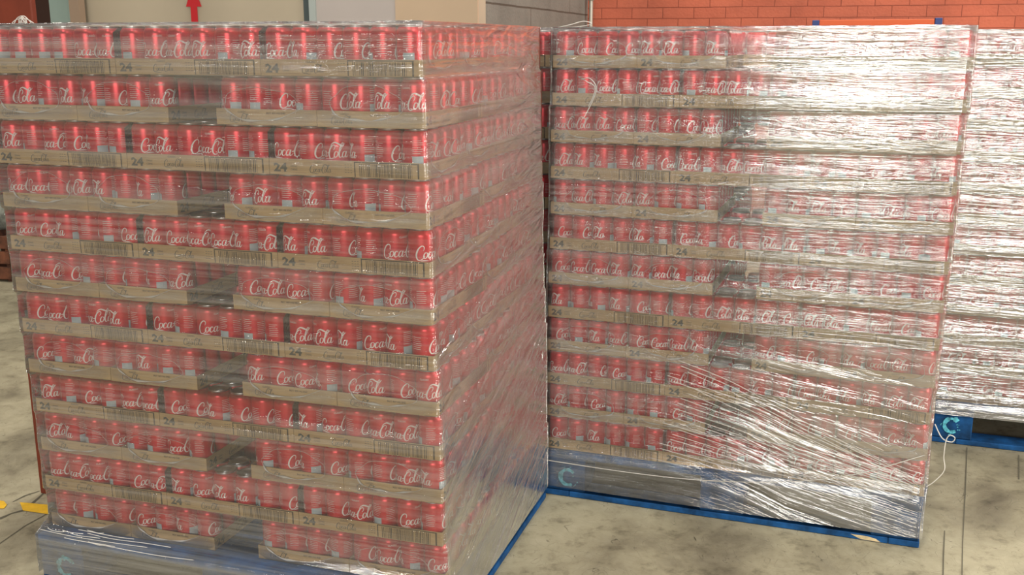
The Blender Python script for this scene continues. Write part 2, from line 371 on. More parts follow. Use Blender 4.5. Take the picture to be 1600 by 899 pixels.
# ------------------------------------------------------------------ the cardboard tray of 24 (long axis x)
TL, TW, TH_ = .3985, .2655, .0375
def tray_geo():
    g = Geo(); t = .0016; hx, hy = TL / 2, TW / 2; fl = .0022
    g.box((-hx, -hy, 0), (hx, hy, .0012))
    def wall(a, b, nrm):   # outer and inner skins and rim, flaring slightly outward
        o0 = [(a[0], a[1], .0), (b[0], b[1], .0)]
        ax = (b[0] - a[0], b[1] - a[1]); L = math.hypot(*ax)
        n = 8; P = []
        for i in range(n + 1):
            f = i / n; bul = .0018 * math.sin(PI * f)
            x, y = a[0] + ax[0] * f, a[1] + ax[1] * f
            P.append(((x, y, 0), (x + nrm[0] * (bul * .5), y + nrm[1] * (bul * .5), TH_ * .5), (x + nrm[0] * bul, y + nrm[1] * bul, TH_)))
        for i in range(n):
            A, B = P[i], P[i + 1]
            for k in (0, 1):
                g.poly([A[k], B[k], B[k + 1], A[k + 1]])
                ins = lambda p: (p[0] - nrm[0] * t, p[1] - nrm[1] * t, p[2])
                g.poly([ins(A[k + 1]), ins(B[k + 1]), ins(B[k]), ins(A[k])])
            ins = lambda p: (p[0] - nrm[0] * t, p[1] - nrm[1] * t, p[2])
            g.poly([A[2], B[2], ins(B[2]), ins(A[2])])
    wall((-hx, -hy), (hx, -hy), (0, -1)); wall((hx, -hy), (hx, hy), (1, 0)); wall((hx, hy), (-hx, hy), (0, 1)); wall((-hx, hy), (-hx, -hy), (-1, 0))
    # printing: side frames (origin at lower left as seen from outside)
    def face(fr):
        o, ex, nr, L = fr
        def P(x, z):
            f = min(1, max(0, x / L)); e = .0018 * math.sin(PI * f) * (z / TH_) + .00045
            return (o[0] + ex[0] * x + nr[0] * e, o[1] + ex[1] * x + nr[1] * e, z)
        return P
    def rect(P, x0, z0, x1, z1, mi=1, n=1):
        for i in range(n):
            a, b = x0 + (x1 - x0) * i / n, x0 + (x1 - x0) * (i + 1) / n
            g.poly([P(a, z0), P(b, z0), P(b, z1), P(a, z1)], mi)
    def glyph(P, polys, x, z, mi=1):
        for q in polys: g.poly([P(x + a, z + b) for a, b in q], mi)
    def logo(P, x, z, sc, mi=2):
        for q in LQB: g.poly([P(x + a * sc, z + b * sc) for a, b in q], mi)
    rr = random.Random(5)
    for fr in (((-hx, -hy), (1, 0), (0, -1), TL), ((hx, hy), (-1, 0), (0, 1), TL)):
        P = face(fr)
        glyph(P, T24, .012, .0080, 2); glyph(P, TCAN, .056, .0185, 2); glyph(P, TCN2, .056, .0105, 2)
        glyph(P, TCLs, .118, .0300, 2); logo(P, .105, .0085, .0172)
        for k in range(3):
            for j in range(4): rect(P, .198 + k * .007, .010 + j * .006, .2025 + k * .007, .0112 + j * .006, 2)
        x0, x1 = .222, .384
        rect(P, x0, .0335, x1, .0362, 1, 4); rect(P, x0, .0012, x0 + .0028, .0335, 1); rect(P, x1 - .004, .0012, x1, .0335, 1)
        x = x0 + .013
        while x < x1 - .016:
            wd = rr.choice([.0010, .0010, .0018, .0027]); rect(P, x, .0015, x + wd, .0322, 1); x += wd + rr.choice([.0013, .0018, .0028])
    P = face(((-hx, hy), (0, -1), (-1, 0), TW))       # short end with the 24
    glyph(P, T24, .012, .0080, 2); glyph(P, TCAN, .054, .0185, 2); glyph(P, TCN2, .054, .0105, 2); glyph(P, TCLs, .143, .0300, 2); logo(P, .130, .0085, .0168)
    P = face(((hx, -hy), (0, 1), (1, 0), TW))         # short end with the date line
    glyph(P, TCLs, .058, .0285, 2); logo(P, .034, .0085, .0168); glyph(P, TBB, .135, .0265, 1)
    return g
ME_TRAY = tray_geo().mesh('cardboard_tray', [M['card'], M['ink'], M['ink2']])

def set_film_uv(me, uvf, ply_glare=None):
    uvl = me.uv_layers.new(name='UVMap'); co = np.empty(len(me.vertices) * 3); me.vertices.foreach_get('co', co); co = co.reshape(-1, 3)
    li = np.empty(len(me.loops), dtype=np.int32); me.loops.foreach_get('vertex_index', li)
    uv = uvf(co)[li]; uvl.data.foreach_set('uv', uv.ravel())
    a = me.attributes.new('ply_glare', 'FLOAT', 'POINT'); a.data.foreach_set('value', np.ones(len(co)) if ply_glare is None else ply_glare)
    a = me.attributes.new('haze', 'FLOAT', 'POINT'); a.data.foreach_set('value', np.ones(len(co)) if ply_glare is None else ply_glare)
def pack_film(variant):
    """shrink sleeve of one pack: sheet over both ends of the pack, each with its oval opening and rolled rim"""
    g = Geo(); rr = random.Random(variant); hx = TL / 2 + .0048
    for sx in (-1, 1):
        cy = rr.uniform(-.012, .010); cz = .052 + rr.uniform(-.003, .003); ry, rz = .096 + rr.uniform(-.008, .006), .040 + rr.uniform(-.003, .002)
        n = 40; inner = []; outer = []
        ph = rr.uniform(0, 6)
        for i in range(n):
            t = 2 * PI * i / n; w_ = 1 + .05 * math.sin(3 * t + ph) + .03 * math.sin(7 * t + ph * 2)
            y, z = cy + ry * w_ * math.cos(t), cz + rz * w_ * math.sin(t)
            inner.append((sx * (hx + .0006 * math.sin(5 * t)), y, z))
            s = 1 / max(abs(math.cos(t)) / (TW / 2 - .001), abs(math.sin(t)) / .055)
            outer.append((sx * (hx - .003), s * math.cos(t), max(.002, min(.1105, .0565 + s * math.sin(t)))))
        mid = [tuple((a * .5 + b * .5) for a, b in zip(p, q)) for p, q in zip(inner, outer)]
        for A, B in ((inner, mid), (mid, outer)):
            for i in range(n):
                j = (i + 1) % n; q = [A[i], A[j], B[j], B[i]]
                g.poly(q if sx < 0 else q[::-1], 0, True)
        rad = [.0005 + .0030 * max(0, -math.sin(2 * PI * i / n + .3)) * (0.6 + .5 * math.sin(5 * i)) ** 2 for i in range(n)]
        g.tube([(p[0] + sx * .0006, p[1], p[2]) for p in inner], rad, 5, 1, True)
    me = g.mesh('shrink_film', [M['packfilm'], M['rim']])
    co = np.array([v.co[:] for v in me.vertices]); d = np.clip((.045 - co[:, 2]) / .03, 0, 1)
    inn = np.array([1.0 if (abs(v.co[0]) > hx - .0022) else 0.0 for v in me.vertices])
    set_film_uv(me, lambda c: np.stack([c[:, 1] + c[:, 0], c[:, 2]], 1), 1 + 5 * d * inn); return me
ME_PF = [pack_film(3), pack_film(8)]

# ------------------------------------------------------------------ pallet (1200 x 1000, nine blocks, four-way)
def board(name, x0, x1, y0, y1, z0, z1, parent, mat='blue', r=.002):
    g = Geo(); cx, cy, cz = (x0 + x1) / 2, (y0 + y1) / 2, (z0 + z1) / 2
    g.box((x0 - cx, y0 - cy, z0 - cz), (x1 - cx, y1 - cy, z1 - cz)); me = bevel(g.mesh(name, [M[mat]]), r, 1)
    return link(name, me, parent, (cx, cy, cz))
def make_pallet(loc, rz, label, seed):
    e = link('wooden_pallet', None, None, loc, rz); tag(e, label, 'pallet', None)
    rr = random.Random(seed)
    ws = [.145, .10, .12, .10, .12, .10, .145]; gap = (1.0 - sum(ws)) / 6; y = 0
    for wd in ws:
        board('deck_board', 0, 1.2, y, y + wd, .140, .161, e); y += wd + gap
    for x0, x1 in ((0, .145), (.53, .67), (1.055, 1.2)):
        board('stringer_board', x0, x1, 0, 1.0, .118, .1395, e)
    for x0, x1 in ((.002, .143), (.53, .67), (1.057, 1.198)):
        for y0, y1 in ((.002, .143), (.43, .57), (.857, .998)):
            board('block', x0, x1, y0, y1, .021, .1175, e, r=.004)
    for y0, y1 in ((.0, .10), (.45, .55), (.90, 1.0)):
        board('base_board', .09, 1.11, y0, y1, .001, .0205, e)
    for x0, x1 in ((0, .089), (1.111, 1.2)):
        board('base_board', x0, x1, .0, 1.0, .001, .0205, e)
    return e
def worn_mark(e, x, z, r, seed):
    g = Geo(); rr = random.Random(seed); pts = []
    for i in range(15):
        t = .7 + 4.6 * i / 14; pts.append((x + r * math.cos(t), z + r * math.sin(t) * 1.05))
    for (a, b), (c, d) in zip(pts, pts[1:]):
        wd = r * rr.uniform(.16, .34)
        ua = ((a - x) / r, (b - z) / r); uc = ((c - x) / r, (d - z) / r)
        g.poly([(a - ua[0] * wd, -.0012, b - ua[1] * wd), (c - uc[0] * wd, -.0012, d - uc[1] * wd), (c + uc[0] * wd, -.0012, d + uc[1] * wd), (a + ua[0] * wd, -.0012, b + ua[1] * wd)])
    for k in range(16):
        t = rr.uniform(0, 2 * PI); q = r * rr.uniform(.7, 1.5); s = r * rr.uniform(.05, .14); a, b = x + q * math.cos(t), z + q * math.sin(t)
        g.poly([(a - s, -.0012, b - s * .6), (a + s, -.0012, b - s * .3), (a + s * .6, -.0012, b + s), (a - s * .5, -.0012, b + s * .5)])
    o = link('worn_logo', g.mesh('worn_logo', [M['bluelite']]), e); tag(o, 'worn pale turquoise round logo'); return o

# ------------------------------------------------------------------ the loads
ZB, PZ = .1630, .1149
class Stack: pass
def make_stack(name, corner, yaw, lean, desc, end_kind, topA, seed, vis, pallet_y=-.06, side_shift=0.0, width_only=None, key=''):
    """corner: near right corner of the load on the floor, local frame: x from the left corner along the front, y into the depth"""
    s = Stack(); s.c, s.s = math.cos(yaw), math.sin(yaw); s.yaw = yaw; s.desc = desc; s.key = key
    s.ox, s.oy = corner[0] - 1.2 * s.c, corner[1] - 1.2 * s.s
    s.world = lambda x, y: (s.ox + x * s.c - y * s.s, s.oy + x * s.s + y * s.c)
    rr = random.Random(seed); s.lay = []
    for L in range(12):      # 0 = top
        k = 11 - L
        isA = (L % 2 == 0) == topA
        dx, dy = -lean[0] * k + rr.uniform(-.0025, .0025), lean[1] * k + rr.uniform(-.002, .002)
        sh = (0, side_shift * .5, side_shift)
        tr = []   # (x, y, rot, row, index)
        def long_row(y0, row):
            for i in range(3): tr.append((.2 + .4 * i - sh[row] + dx, y0 + .133 + dy, 0, row, i))
        def deep_row(y0, row):
            for i, x in enumerate((.133, .400, .800, 1.067)): tr.append((x - sh[row] + dx, y0 + .20 + dy, (-PI / 2 if end_kind == 'date' else PI / 2), row, i))
        if isA: long_row(0, 0); long_row(.267, 1); deep_row(.534, 2)
        else:
            deep_row(0, 0); long_row(.400, 1); long_row(.667, 2)
            if L: tr[:] = [q for q in tr if not (q[3] == 1 and q[4] == 1)]
        s.lay.append((isA, ZB + k * PZ, tr))
    s.pallet_y = pallet_y
    return s

P1c, P1a = (-.1669, 2.3951), -.3057
P2c, P2a = (1.2460, 2.9424), -.3418
ca2, sa2 = math.cos(P2a), math.sin(P2a)
P3L = (1.628, 3.834); P3c = (P3L[0] + 1.2 * ca2, P3L[1] + 1.2 * sa2)
P4c = (P2c[0] - 1.222 * ca2 - .085 * sa2, P2c[1] - 1.222 * sa2 + .085 * ca2)
ST = [make_stack('front', P1c, P1a, (.0023, -.0036), 'front pallet', 'date', True, 11, None, -.062, .022, key='front'),
      make_stack('middle', P2c, P2a, (-.0015, -.001), 'middle pallet', '24', False, 12, None, -.02, 0, key='middle'),
      make_stack('rear', P3c, P2a, (0, 0), 'rear right pallet', '24', False, 13, None, -.03, 0, key='rear'),
      make_stack('hidden', P4c, P2a, (0, 0), 'half-hidden pallet', '24', True, 14, None, -.02, 0, key='hidden')]
DESC = {'front': 'nearest pallet', 'middle': 'middle pallet', 'rear': 'glare-covered pallet', 'hidden': 'half-hidden pallet'}

fwd = Vector((0, math.cos(PITCH), -math.sin(PITCH))); upv = Vector((0, math.sin(PITCH), math.cos(PITCH)))
def proj(x, y, z):
    d = Vector((x, y, z - CAMH)); Z = d.dot(fwd); return 800 + FPX * d.x / Z, 449.5 - FPX * d.dot(upv) / Z, Z

cands = []; rest = []
for si, s in enumerate(ST):
    for L, (isA, z, trs) in enumerate(s.lay):
        for ti, (tx, ty, rot, row, idx) in enumerate(trs):
            for i in range(6):
                for j in range(4):
                    a, b = (i - 2.5) * .066, (j - 1.5) * .066
                    if rot == 0: x, y = tx + a, ty + b; col, dep = i, j
                    elif rot > 0: x, y = tx - b, ty + a; col, dep = 3 - j, i
                    else: x, y = tx + b, ty - a; col, dep = j, 5 - i
                    front = row == 0 and dep == 0
                    cx0 = (x - tx); W = s
                    last_in_row = (idx == (2 if rot == 0 else 3)); first_in_row = idx == 0
                    ncol = 6 if rot == 0 else 4
                    right = last_in_row and col == ncol - 1; left = first_in_row and col == 0
                    back = row == 2 and dep == (3 if rot == 0 else 5)
                    gapside = rot != 0 and ((idx == 1 and col == 3) or (idx == 2 and col == 0))
                    row2front = row == 1 and dep == 0
                    second = row == 0 and dep == 1
                    wx, wy = s.world(x, y)
                    n_from_right = (3 - idx if rot == 0 else 4 - idx) * ncol - col - (0)
                    if s.key == 'hidden' and x < .85: continue
                    if front and s.key in ('front', 'middle'):
                        px, py, Z = proj(wx, wy, z + .06)
                        if -12 < px < 1612 and py < 905: cands.append((Z, s, L, n_from_right, wx, wy, z)); continue
                    keep = front or right or left or back or gapside or row2front or second or L == 0
                    if s.key == 'rear' and not (front or left or second or L == 0): keep = False
                    if keep:
                        lod = 1 if (front or (right and s.key == 'front') or (right and s.key == 'hidden') or (row2front and L == 0)) else 0
                        rest.append((wx, wy, z, lod))
cands.sort(key=lambda c: c[0])
for Z, s, L, nr, wx, wy, z in cands[:300]:
    lay = 'top layer' if L == 0 else ('bottom layer' if L == 11 else ORD[L + 1] + ' layer from top')
    if L in (0, 11): lay += ' of'
    else: lay += ' of'
    which = 'corner can' if nr == 1 else f'{ORD[nr]} from right corner'
    place_can((wx, wy, z + .0013), R.uniform(0, 2 * PI), f'red cola can, {lay} {DESC[s.key]}, {which} along front',
              f'red cola cans along the front of the {DESC[s.key]}')
for c in cands[300:]: rest.append((c[4], c[5], c[6], 1))

def merged(name, groups, mats):
    V = []; LV = []; LS = []; MI = []; SM = []; vo = 0; lo = 0
    for (geo, places) in groups:
        gv = np.array(geo.v, dtype=np.float32); li = np.array([i for f in geo.f for i in f], dtype=np.int64); ln = np.array([len(f) for f in geo.f], dtype=np.int64)
        st = np.concatenate([[0], np.cumsum(ln)[:-1]]); gm = np.array(geo.m); gs = np.array(geo.sm)
        for (x, y, z, r) in places:
            c, s_ = math.cos(r), math.sin(r)
            v = np.stack([gv[:, 0] * c - gv[:, 1] * s_ + x, gv[:, 0] * s_ + gv[:, 1] * c + y, gv[:, 2] + z], 1)
            V.append(v); LV.append(li + vo); LS.append(st + lo); MI.append(gm); SM.append(gs); vo += len(gv); lo += len(li)
    V = np.concatenate(V).astype(np.float32); LV = np.concatenate(LV); LS = np.concatenate(LS); MI = np.concatenate(MI); SM = np.concatenate(SM)
    me = bpy.data.meshes.new(name); me.vertices.add(len(V)); me.vertices.foreach_set('co', V.ravel())
    me.loops.add(len(LV)); me.loops.foreach_set('vertex_index', LV.astype(np.int32))
    me.polygons.add(len(LS)); me.polygons.foreach_set('loop_start', LS.astype(np.int32))
    me.polygons.foreach_set('material_index', MI.astype(np.int32)); me.polygons.foreach_set('use_smooth', SM)
    for m in mats: me.materials.append(m)
    me.update(calc_edges=True); return me
def combine(*gs):
    g = Geo()
    for h, off in gs:
        k = len(g.v); g.v += h.v; g.f += [tuple(i + k for i in f) for f in h.f]; g.m += [m + off for m in h.m]; g.sm += h.sm
    return g
g1 = combine((can_geo(22, 1), 0), (lid_geo(16), 1)); g0 = combine((can_geo(14, 0), 0), (lid_geo(12), 1))
me = merged('drink_cans', [(g1, [(x, y, z + .0013, R.uniform(0, 6.28)) for x, y, z, l in rest if l == 1]), (g0, [(x, y, z + .0013, 0) for x, y, z, l in rest if l == 0])], CANM)
o = link('drink_cans', me); tag(o, 'remaining red cola cans deeper in and farther along the wrapped pallet stacks', 'cans', None, 'stuff')

# trays: one object each
nt = 0
for s in ST:
    for L, (isA, z, trs) in enumerate(s.lay):
        for (tx, ty, rot, row, idx) in trs:
            n = 3 if rot == 0 else 4; right = idx == n - 1; left = idx == 0
            if s.key == 'hidden' and not right: continue
            if s.key == 'rear' and row > 0: continue
            if s.key == 'middle' and row > 0 and not (right or L == 0 ): continue
            if s.key == 'front' and row > 0 and not (right or (row == 2 and not isA and idx == 1)): continue
            wx, wy = s.world(tx, ty)
            lay = 'top layer' if L == 0 else ('bottom layer' if L == 11 else ORD[L + 1] + ' layer from top')
            if row == 0: pos = 'right front corner' if right else ('left front corner' if left else f'{ORD[n - idx]} from the right along front')
            else:
                pos = f'{ORD[row + 1]} row back' + (' on right side' if right else (' on left side' if left else f', {ORD[n - idx]} from right'))
            t = link('cardboard_tray', ME_TRAY, None, (wx, wy, z), s.yaw + rot)
            tag(t, f'card tray, {lay} of {DESC[s.key]}, {pos}', 'tray', f'brown card trays on the {DESC[s.key]}')
            link('shrink_film', ME_PF[R.randrange(2)], t); nt += 1

# pallets
pl = []
for s, lab in zip(ST, ('blue wooden pallet carrying the nearest stack of cola cans',
                       'blue wooden pallet with turquoise mark under the middle stack of cola cans',
                       'blue wooden pallet under the glare-covered stack of cola cans at far right',
                       'blue wooden pallet hidden behind the gap between the two big stacks')):
    x, y = s.world(0, s.pallet_y); pl.append(make_pallet((x, y, 0), s.yaw, lab, 3))
worn_mark(pl[1], .085, .072, .026, 4); worn_mark(pl[0], .09, .075, .026, 9); worn_mark(pl[2], .07, .075, .026, 2)
g = Geo(); g.poly([(1.03, -.0012, .004), (1.09, -.0012, .003), (1.075, -.0012, .012), (1.05, -.0012, .0165), (1.0, -.0012, .0165)])
o = link('wood_chip', g.mesh('wood_chip', [M['wood']]), pl[1]); tag(o, 'pale splintered bare wood')

# ------------------------------------------------------------------ stretch wrap: one closed sleeve per load
def noise1(seed):
    rr = random.Random(seed); ks = [(rr.uniform(1, 9), rr.uniform(5, 60), rr.uniform(0, 6.3), rr.uniform(-.6, .6)) for _ in range(10)]
    return lambda a, z: sum(math.sin(k * a * 3 + q * z + p) for k, q, p, t in ks) / 10
def wrap_load(s, label, ply_glare, shear, zend, seed):
    nz = noise1(seed); ring = []
    # perimeter samples of the rectangle 0..1.2 x 0..D, starting at left front corner, corners finely sampled
    D = .934; W = 1.2 - (0)
    zs = []
    z = zend
    while z < ZB - .012: zs.append(z); z += .013
    for k in range(12):
        b = ZB + k * PZ
        for f in (.0, .012, .030, .040, .050, .070, .092, .108): zs.append(b + f)
    zt = ZB + 12 * PZ + .004
    per = []
    def edge(x0, y0, x1, y1, nx, ny, n, side):
        for i in range(n):
            f = i / n; per.append((x0 + (x1 - x0) * f, y0 + (y1 - y0) * f, nx, ny, side))
    edge(0, 0, 1.2, 0, 0, -1, 90, 0)
    for i in range(4): t = -PI / 2 + PI / 2 * (i / 4); per.append((1.2, 0, math.cos(t), math.sin(t), 5))
    edge(1.2, 0, 1.2, D, 1, 0, 74, 1)
    for i in range(4): t = PI / 2 * (i / 4); per.append((1.2, D, math.cos(t), math.sin(t), 5))
    edge(1.2, D, 0, D, 0, 1, 30, 2)
    for i in range(4): t = PI / 2 + PI / 2 * (i / 4); per.append((0, D, math.cos(t), math.sin(t), 5))
    edge(0, D, 0, 0, -1, 0, 30, 3)
    for i in range(4): t = PI + PI / 2 * (i / 4); per.append((0, 0, math.cos(t), math.sin(t), 5))
    N = len(per); V = []; UV = []; PL = []; CK = []
    def crk(x, y, z, side): return (max(0, min(1, (y - .35) / .5)) + .25) if side == 1 else (.5 if side == 5 else 0)
    arc = [0]
    for i in range(1, N + 1):
        a, b = per[i - 1], per[i % N]; arc.append(arc[-1] + max(.002, math.hypot(a[0] - b[0], a[1] - b[1])))
    def layer_shift(z):
        k = max(0, min(11, (z - ZB) / PZ)); i = int(round(k)) if False else int(k)
        isA, zz, tr = s.lay[11 - min(11, i)]
        return tr[0][0] - (.2 if isA else .133), tr[0][1] - (.133 if isA else .20)
    for z in zs + [zt, zt + .003]:
        kk = (z - ZB) / PZ; fr = (kk - math.floor(kk)) * PZ
        dx, dy = layer_shift(z)
        tray = 1.0 if fr < .041 else max(0, 1 - (fr - .041) / .025) if fr < .075 else max(0, (fr - .095) / .02)
        for i, (x, y, nx, ny, side) in enumerate(per):
            e = .0070 + .0014 * tray - (.0045 * (1 - tray) if side == 3 else 0)
            if z < ZB + .024:      # over the pallet rim
                px = min(1.2, max(0, x)); py = s.pallet_y + (y / D) * 1.0
                q = max(0, min(1, (ZB + .024 - z) / .020)); xx, yy = (x + dx) * (1 - q) + px * q, (y + dy) * (1 - q) + py * q; e = .0065
            else: xx, yy = x + dx, y + dy
            if side == 5: e *= .92
            e += .0014 * nz(arc[i], z) + .0004
            if z > zt: inn = .03
            V.append((xx + nx * e, yy + ny * e, z))
            UV.append((arc[i], z + shear(x, y, z, side))); PL.append(ply_glare(x, y, z, side)); CK.append(crk(x, y, z, side))
    rows = len(zs) + 2
    # fold over the top, 9 cm inward
    for inn, zz in ((.02, zt + .004), (.06, zt + .001), (.11, zt - .001)):
        dx, dy = layer_shift(1.5)
        for i, (x, y, nx, ny, side) in enumerate(per):
            cx, cy = .6, D / 2
            fx = 1 - inn / .6; fy = 1 - inn / (D / 2)
            V.append((cx + (x - cx) * fx + dx, cy + (y - cy) * fy + dy, zz + .0015 * nz(arc[i] * 3, inn * 20)))
            UV.append((arc[i], zt + inn)); PL.append(ply_glare(x, y, 1.5, side)); CK.append(0)
    rows += 3; F = []
    for r in range(rows - 1):
        for i in range(N):
            j = (i + 1) % N; F.append((r * N + i, r * N + j, (r + 1) * N + j, (r + 1) * N + i))
    me = bpy.data.meshes.new('stretch_wrap'); me.from_pydata(V, [], F); me.polygons.foreach_set('use_smooth', [True] * len(F))
    me.materials.append(M['film']); UVa = np.array(UV); 
    uvl = me.uv_layers.new(name='UVMap'); li = np.empty(len(me.loops), dtype=np.int32); me.loops.foreach_get('vertex_index', li)
    uvl.data.foreach_set('uv', UVa[li].ravel())
    a = me.attributes.new('ply_glare', 'FLOAT', 'POINT'); a.data.foreach_set('value', PL)
    a = me.attributes.new('haze', 'FLOAT', 'POINT'); a.data.foreach_set('value', [q if c > 0 else min(q, 1.15) for q, c in zip(PL, CK)])  # milky veil painted heavier on the side face, capped on the front
    a = me.attributes.new('crinkle', 'FLOAT', 'POINT'); a.data.foreach_set('value', CK); me.update()
    o = link('stretch_wrap', me, None, (s.ox, s.oy, 0), s.yaw); tag(o, label, 'plastic wrap'); return o
def glare_front(x, y, z, side):  # gloss and veil raised by position to paint glare on the side film
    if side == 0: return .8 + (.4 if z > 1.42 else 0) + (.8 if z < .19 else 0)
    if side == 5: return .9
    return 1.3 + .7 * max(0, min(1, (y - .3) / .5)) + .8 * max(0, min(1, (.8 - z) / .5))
def glare_mid(x, y, z, side):  # glare zone painted by position: strong upper right, weaker at the corner
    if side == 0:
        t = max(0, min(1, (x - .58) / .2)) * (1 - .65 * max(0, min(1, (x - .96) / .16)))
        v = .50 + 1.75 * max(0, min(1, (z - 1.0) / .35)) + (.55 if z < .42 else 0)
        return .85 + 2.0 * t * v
    return 1.6
def sh_front(x, y, z, side):
    return (-.55 * y * max(0, (1.25 - z))) if side == 1 else 0
def sh_mid(x, y, z, side):
    if side != 0: return 0
    t = max(0, min(1, (x - .3) / .5)) * max(0, min(1, (.62 - z) / .35))
    return .22 * t * (x - .3)
wraps = [wrap_load(ST[0], 'clear stretch wrap around the nearest stack of cola cans', glare_front, sh_front, .045, 21),
         wrap_load(ST[1], 'clear shiny stretch wrap around the middle stack of cola cans', glare_mid, sh_mid, .035, 22),
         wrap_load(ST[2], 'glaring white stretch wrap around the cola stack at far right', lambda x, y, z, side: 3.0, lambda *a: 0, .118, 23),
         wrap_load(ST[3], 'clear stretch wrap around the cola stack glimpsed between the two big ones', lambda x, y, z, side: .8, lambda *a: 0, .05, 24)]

def strands(wrap, name, label, polylines, rad, mat='rim'):
    g = Geo()
    for p in polylines: g.tube(cr_spline(p, 5), rad, 5)
    o = link(name, g.mesh(name, [M[mat]]), wrap); tag(o, label); return o
YF = -.016
rr = random.Random(3)
# roped film bands fanning over the lower right of the middle load
fan = []
for k in range(20):
    a = k / 19; x0 = .42 + .10 * rr.random() - .08 * a; z0 = .52 - .34 * a
    fan.append([(x0, YF, z0), (.62 + .05 * a, YF - .002, z0 - .055 * (1 - .3 * a)), (.85, YF - .004, .36 - .22 * a), (1.17, YF - .003, .215 - .10 * a + .02 * rr.random())])
strands(wraps[1], 'film_strand', 'thin roped film strands running diagonally', fan, .0009)
strands(wraps[1], 'film_cord', 'twisted film cord across the bottom', [[(.0, -.031, .128), (.30, -.032, .124), (.55, -.032, .133), (.8, -.032, .165), (1.0, -.022, .215), (1.19, -.014, .30)]], .0012)
strands(wraps[1], 'film_tail', 'loose curled film tail at the lower corner', [[(1.212, -.01, .40), (1.235, -.012, .36), (1.262, -.01, .350), (1.270, -.012, .365), (1.255, -.014, .372), (1.246, -.014, .352), (1.245, -.01, .30), (1.250, -.012, .26), (1.225, -.012, .22), (1.205, -.01, .20)]], .0016)
for _p in ([[(.03, 0, 1.548), (.07, -.004, 1.556), (.11, .0, 1.566), (.135, .006, 1.558), (.09, .008, 1.550), (.05, .0, 1.549)], [(.10, -.012, 1.40), (.13, -.02, 1.385), (.155, -.02, 1.37), (.15, -.02, 1.34), (.135, -.02, 1.31)], [(.11, -.014, 1.392), (.14, -.022, 1.395), (.16, -.02, 1.36), (.13, -.02, 1.29), (.115, -.018, 1.27)]]):
    strands(wraps[1], 'film_loop', 'wispy film loop near the top left corner', [_p], .0013)
tuft = []
for k in range(9):
    a = rr.uniform(-.04, .04); b = rr.uniform(.006, .017)
    tuft.append([(.075 + a, .0, 1.548), (.075 + a * .4, -.004, 1.55 + b), (.075 - a * .6, .004, 1.55 + b * .8), (.075 - a, .002, 1.548)])
strands(wraps[0], 'film_tuft', 'crumpled film tuft on the top left', tuft, .0011)
tail = []
for k in range(10):
    x0 = rr.uniform(-.005, .18); L = rr.uniform(.06, .42) if k < 5 else rr.uniform(.03, .10); zz = .172 + rr.uniform(-.006, .014); yy = -.062 - .002 + (zz - .172) * 1.6
    tail.append([(x0, yy, zz + .002), (x0 + L * .3, yy - .003, zz + rr.uniform(-.002, .003)), (x0 + L * .7, yy - .001, zz + rr.uniform(-.003, .002)), (x0 + L, yy + .003, zz - .001)])
strands(wraps[0], 'film_fold', 'shiny gathered film folds along the pallet edge', tail, .0010)

# ------------------------------------------------------------------ floor and walls
ex = Vector((math.cos(-.30), math.sin(-.30), 0)); ey = Vector((-math.sin(-.30), math.cos(-.30), 0))
def quadwall(name, a, b, z0, z1, th, mat, label):
    """upright slab from plan point a to b, its face towards the hall, th thick behind it"""
    a, b = Vector((a[0], a[1], 0)), Vector((b[0], b[1], 0)); d = (b - a); L = d.length; g = Geo()
    g.box((0, 0, z0), (L, th, z1)); me = g.mesh(name, [M[mat]])
    uvl = me.uv_layers.new(name='UVMap')
    for p in me.polygons:
        for li in p.loop_indices:
            v = me.vertices[me.loops[li].vertex_index].co; uvl.data[li].uv = (v.x + v.y, v.z)
    o = link(name, me, None, (a.x, a.y, 0), math.atan2(d.y, d.x)); tag(o, label, None, None, 'structure'); return o
g = Geo(); g.box((-14, -9, -.12), (14, 14, 0)); o = link('floor', g.mesh('floor', [M['floor']])); tag(o, 'worn grey concrete warehouse floor with stains', None, None, 'structure')
CORN = Vector((.56, 8.0, 0)); P0 = Vector((-.17, 5.4, 0))
e2 = (CORN - P0).normalized(); e1 = Vector((e2.y, -e2.x, 0))
def pt(base, d, t): q = base + d * t; return (q.x, q.y)
quadwall('wall_back', pt(P0, e2, -.0), (CORN.x, CORN.y), 0, 5.6, .2, 'block', 'grey concrete block wall receding to the corner')
quadwall('wall_right', (CORN.x, CORN.y), pt(CORN, Vector((math.cos(-.27), math.sin(-.27), 0)), 9.5), 0, 5.6, .2, 'brick', 'orange painted brick wall behind the pallets')
# partition on the left, running left from P0
el = Vector((-math.cos(-.30), -math.sin(-.30), 0))
def tl(px):   # where the partition meets the ray of picture column px near the top edge
    k = (px - 800) / FPX / 1.03; return (P0.x - k * P0.y) / (k * el.y - el.x)
T = {p: tl(p) for p in (748, 620, 497, 487, 478, 145, 130, 92)}
quadwall('wall_left', pt(P0, el, T[92] + .02), pt(P0, el, 0), 0, 5.6, .12, 'beige', 'beige partition wall behind the nearest stack')
def panel(name, pa, pb, z0, z1, mat, label, d=.012, kind='structure'):
    a, b = P0 + el * T[pa] - ey * d, P0 + el * T[pb] - ey * d
    return quadwall(name, (a.x, a.y), (b.x, b.y), z0, z1, d, mat, label)
panel('trim_1', 487, 478, .0, 3.2, 'strip_dark', 'dark grey seal strip between beige and lilac panels', .02) if False else None
panel('trim_1', 487, 497, 0, 3.2, 'strip_light', 'pale grey metal strip on the partition', .022)
panel('trim_2', 478, 487, 0, 3.2, 'strip_dark', 'dark seal strip on the partition', .016)
panel('wall_panel', 497, 620, 0, 3.2, 'lilac', 'greyish lilac panel of the partition', .010)
panel('wall_panel', 620, 748, 0, 3.2, 'tan', 'tan panel at the right end of the partition', .014)
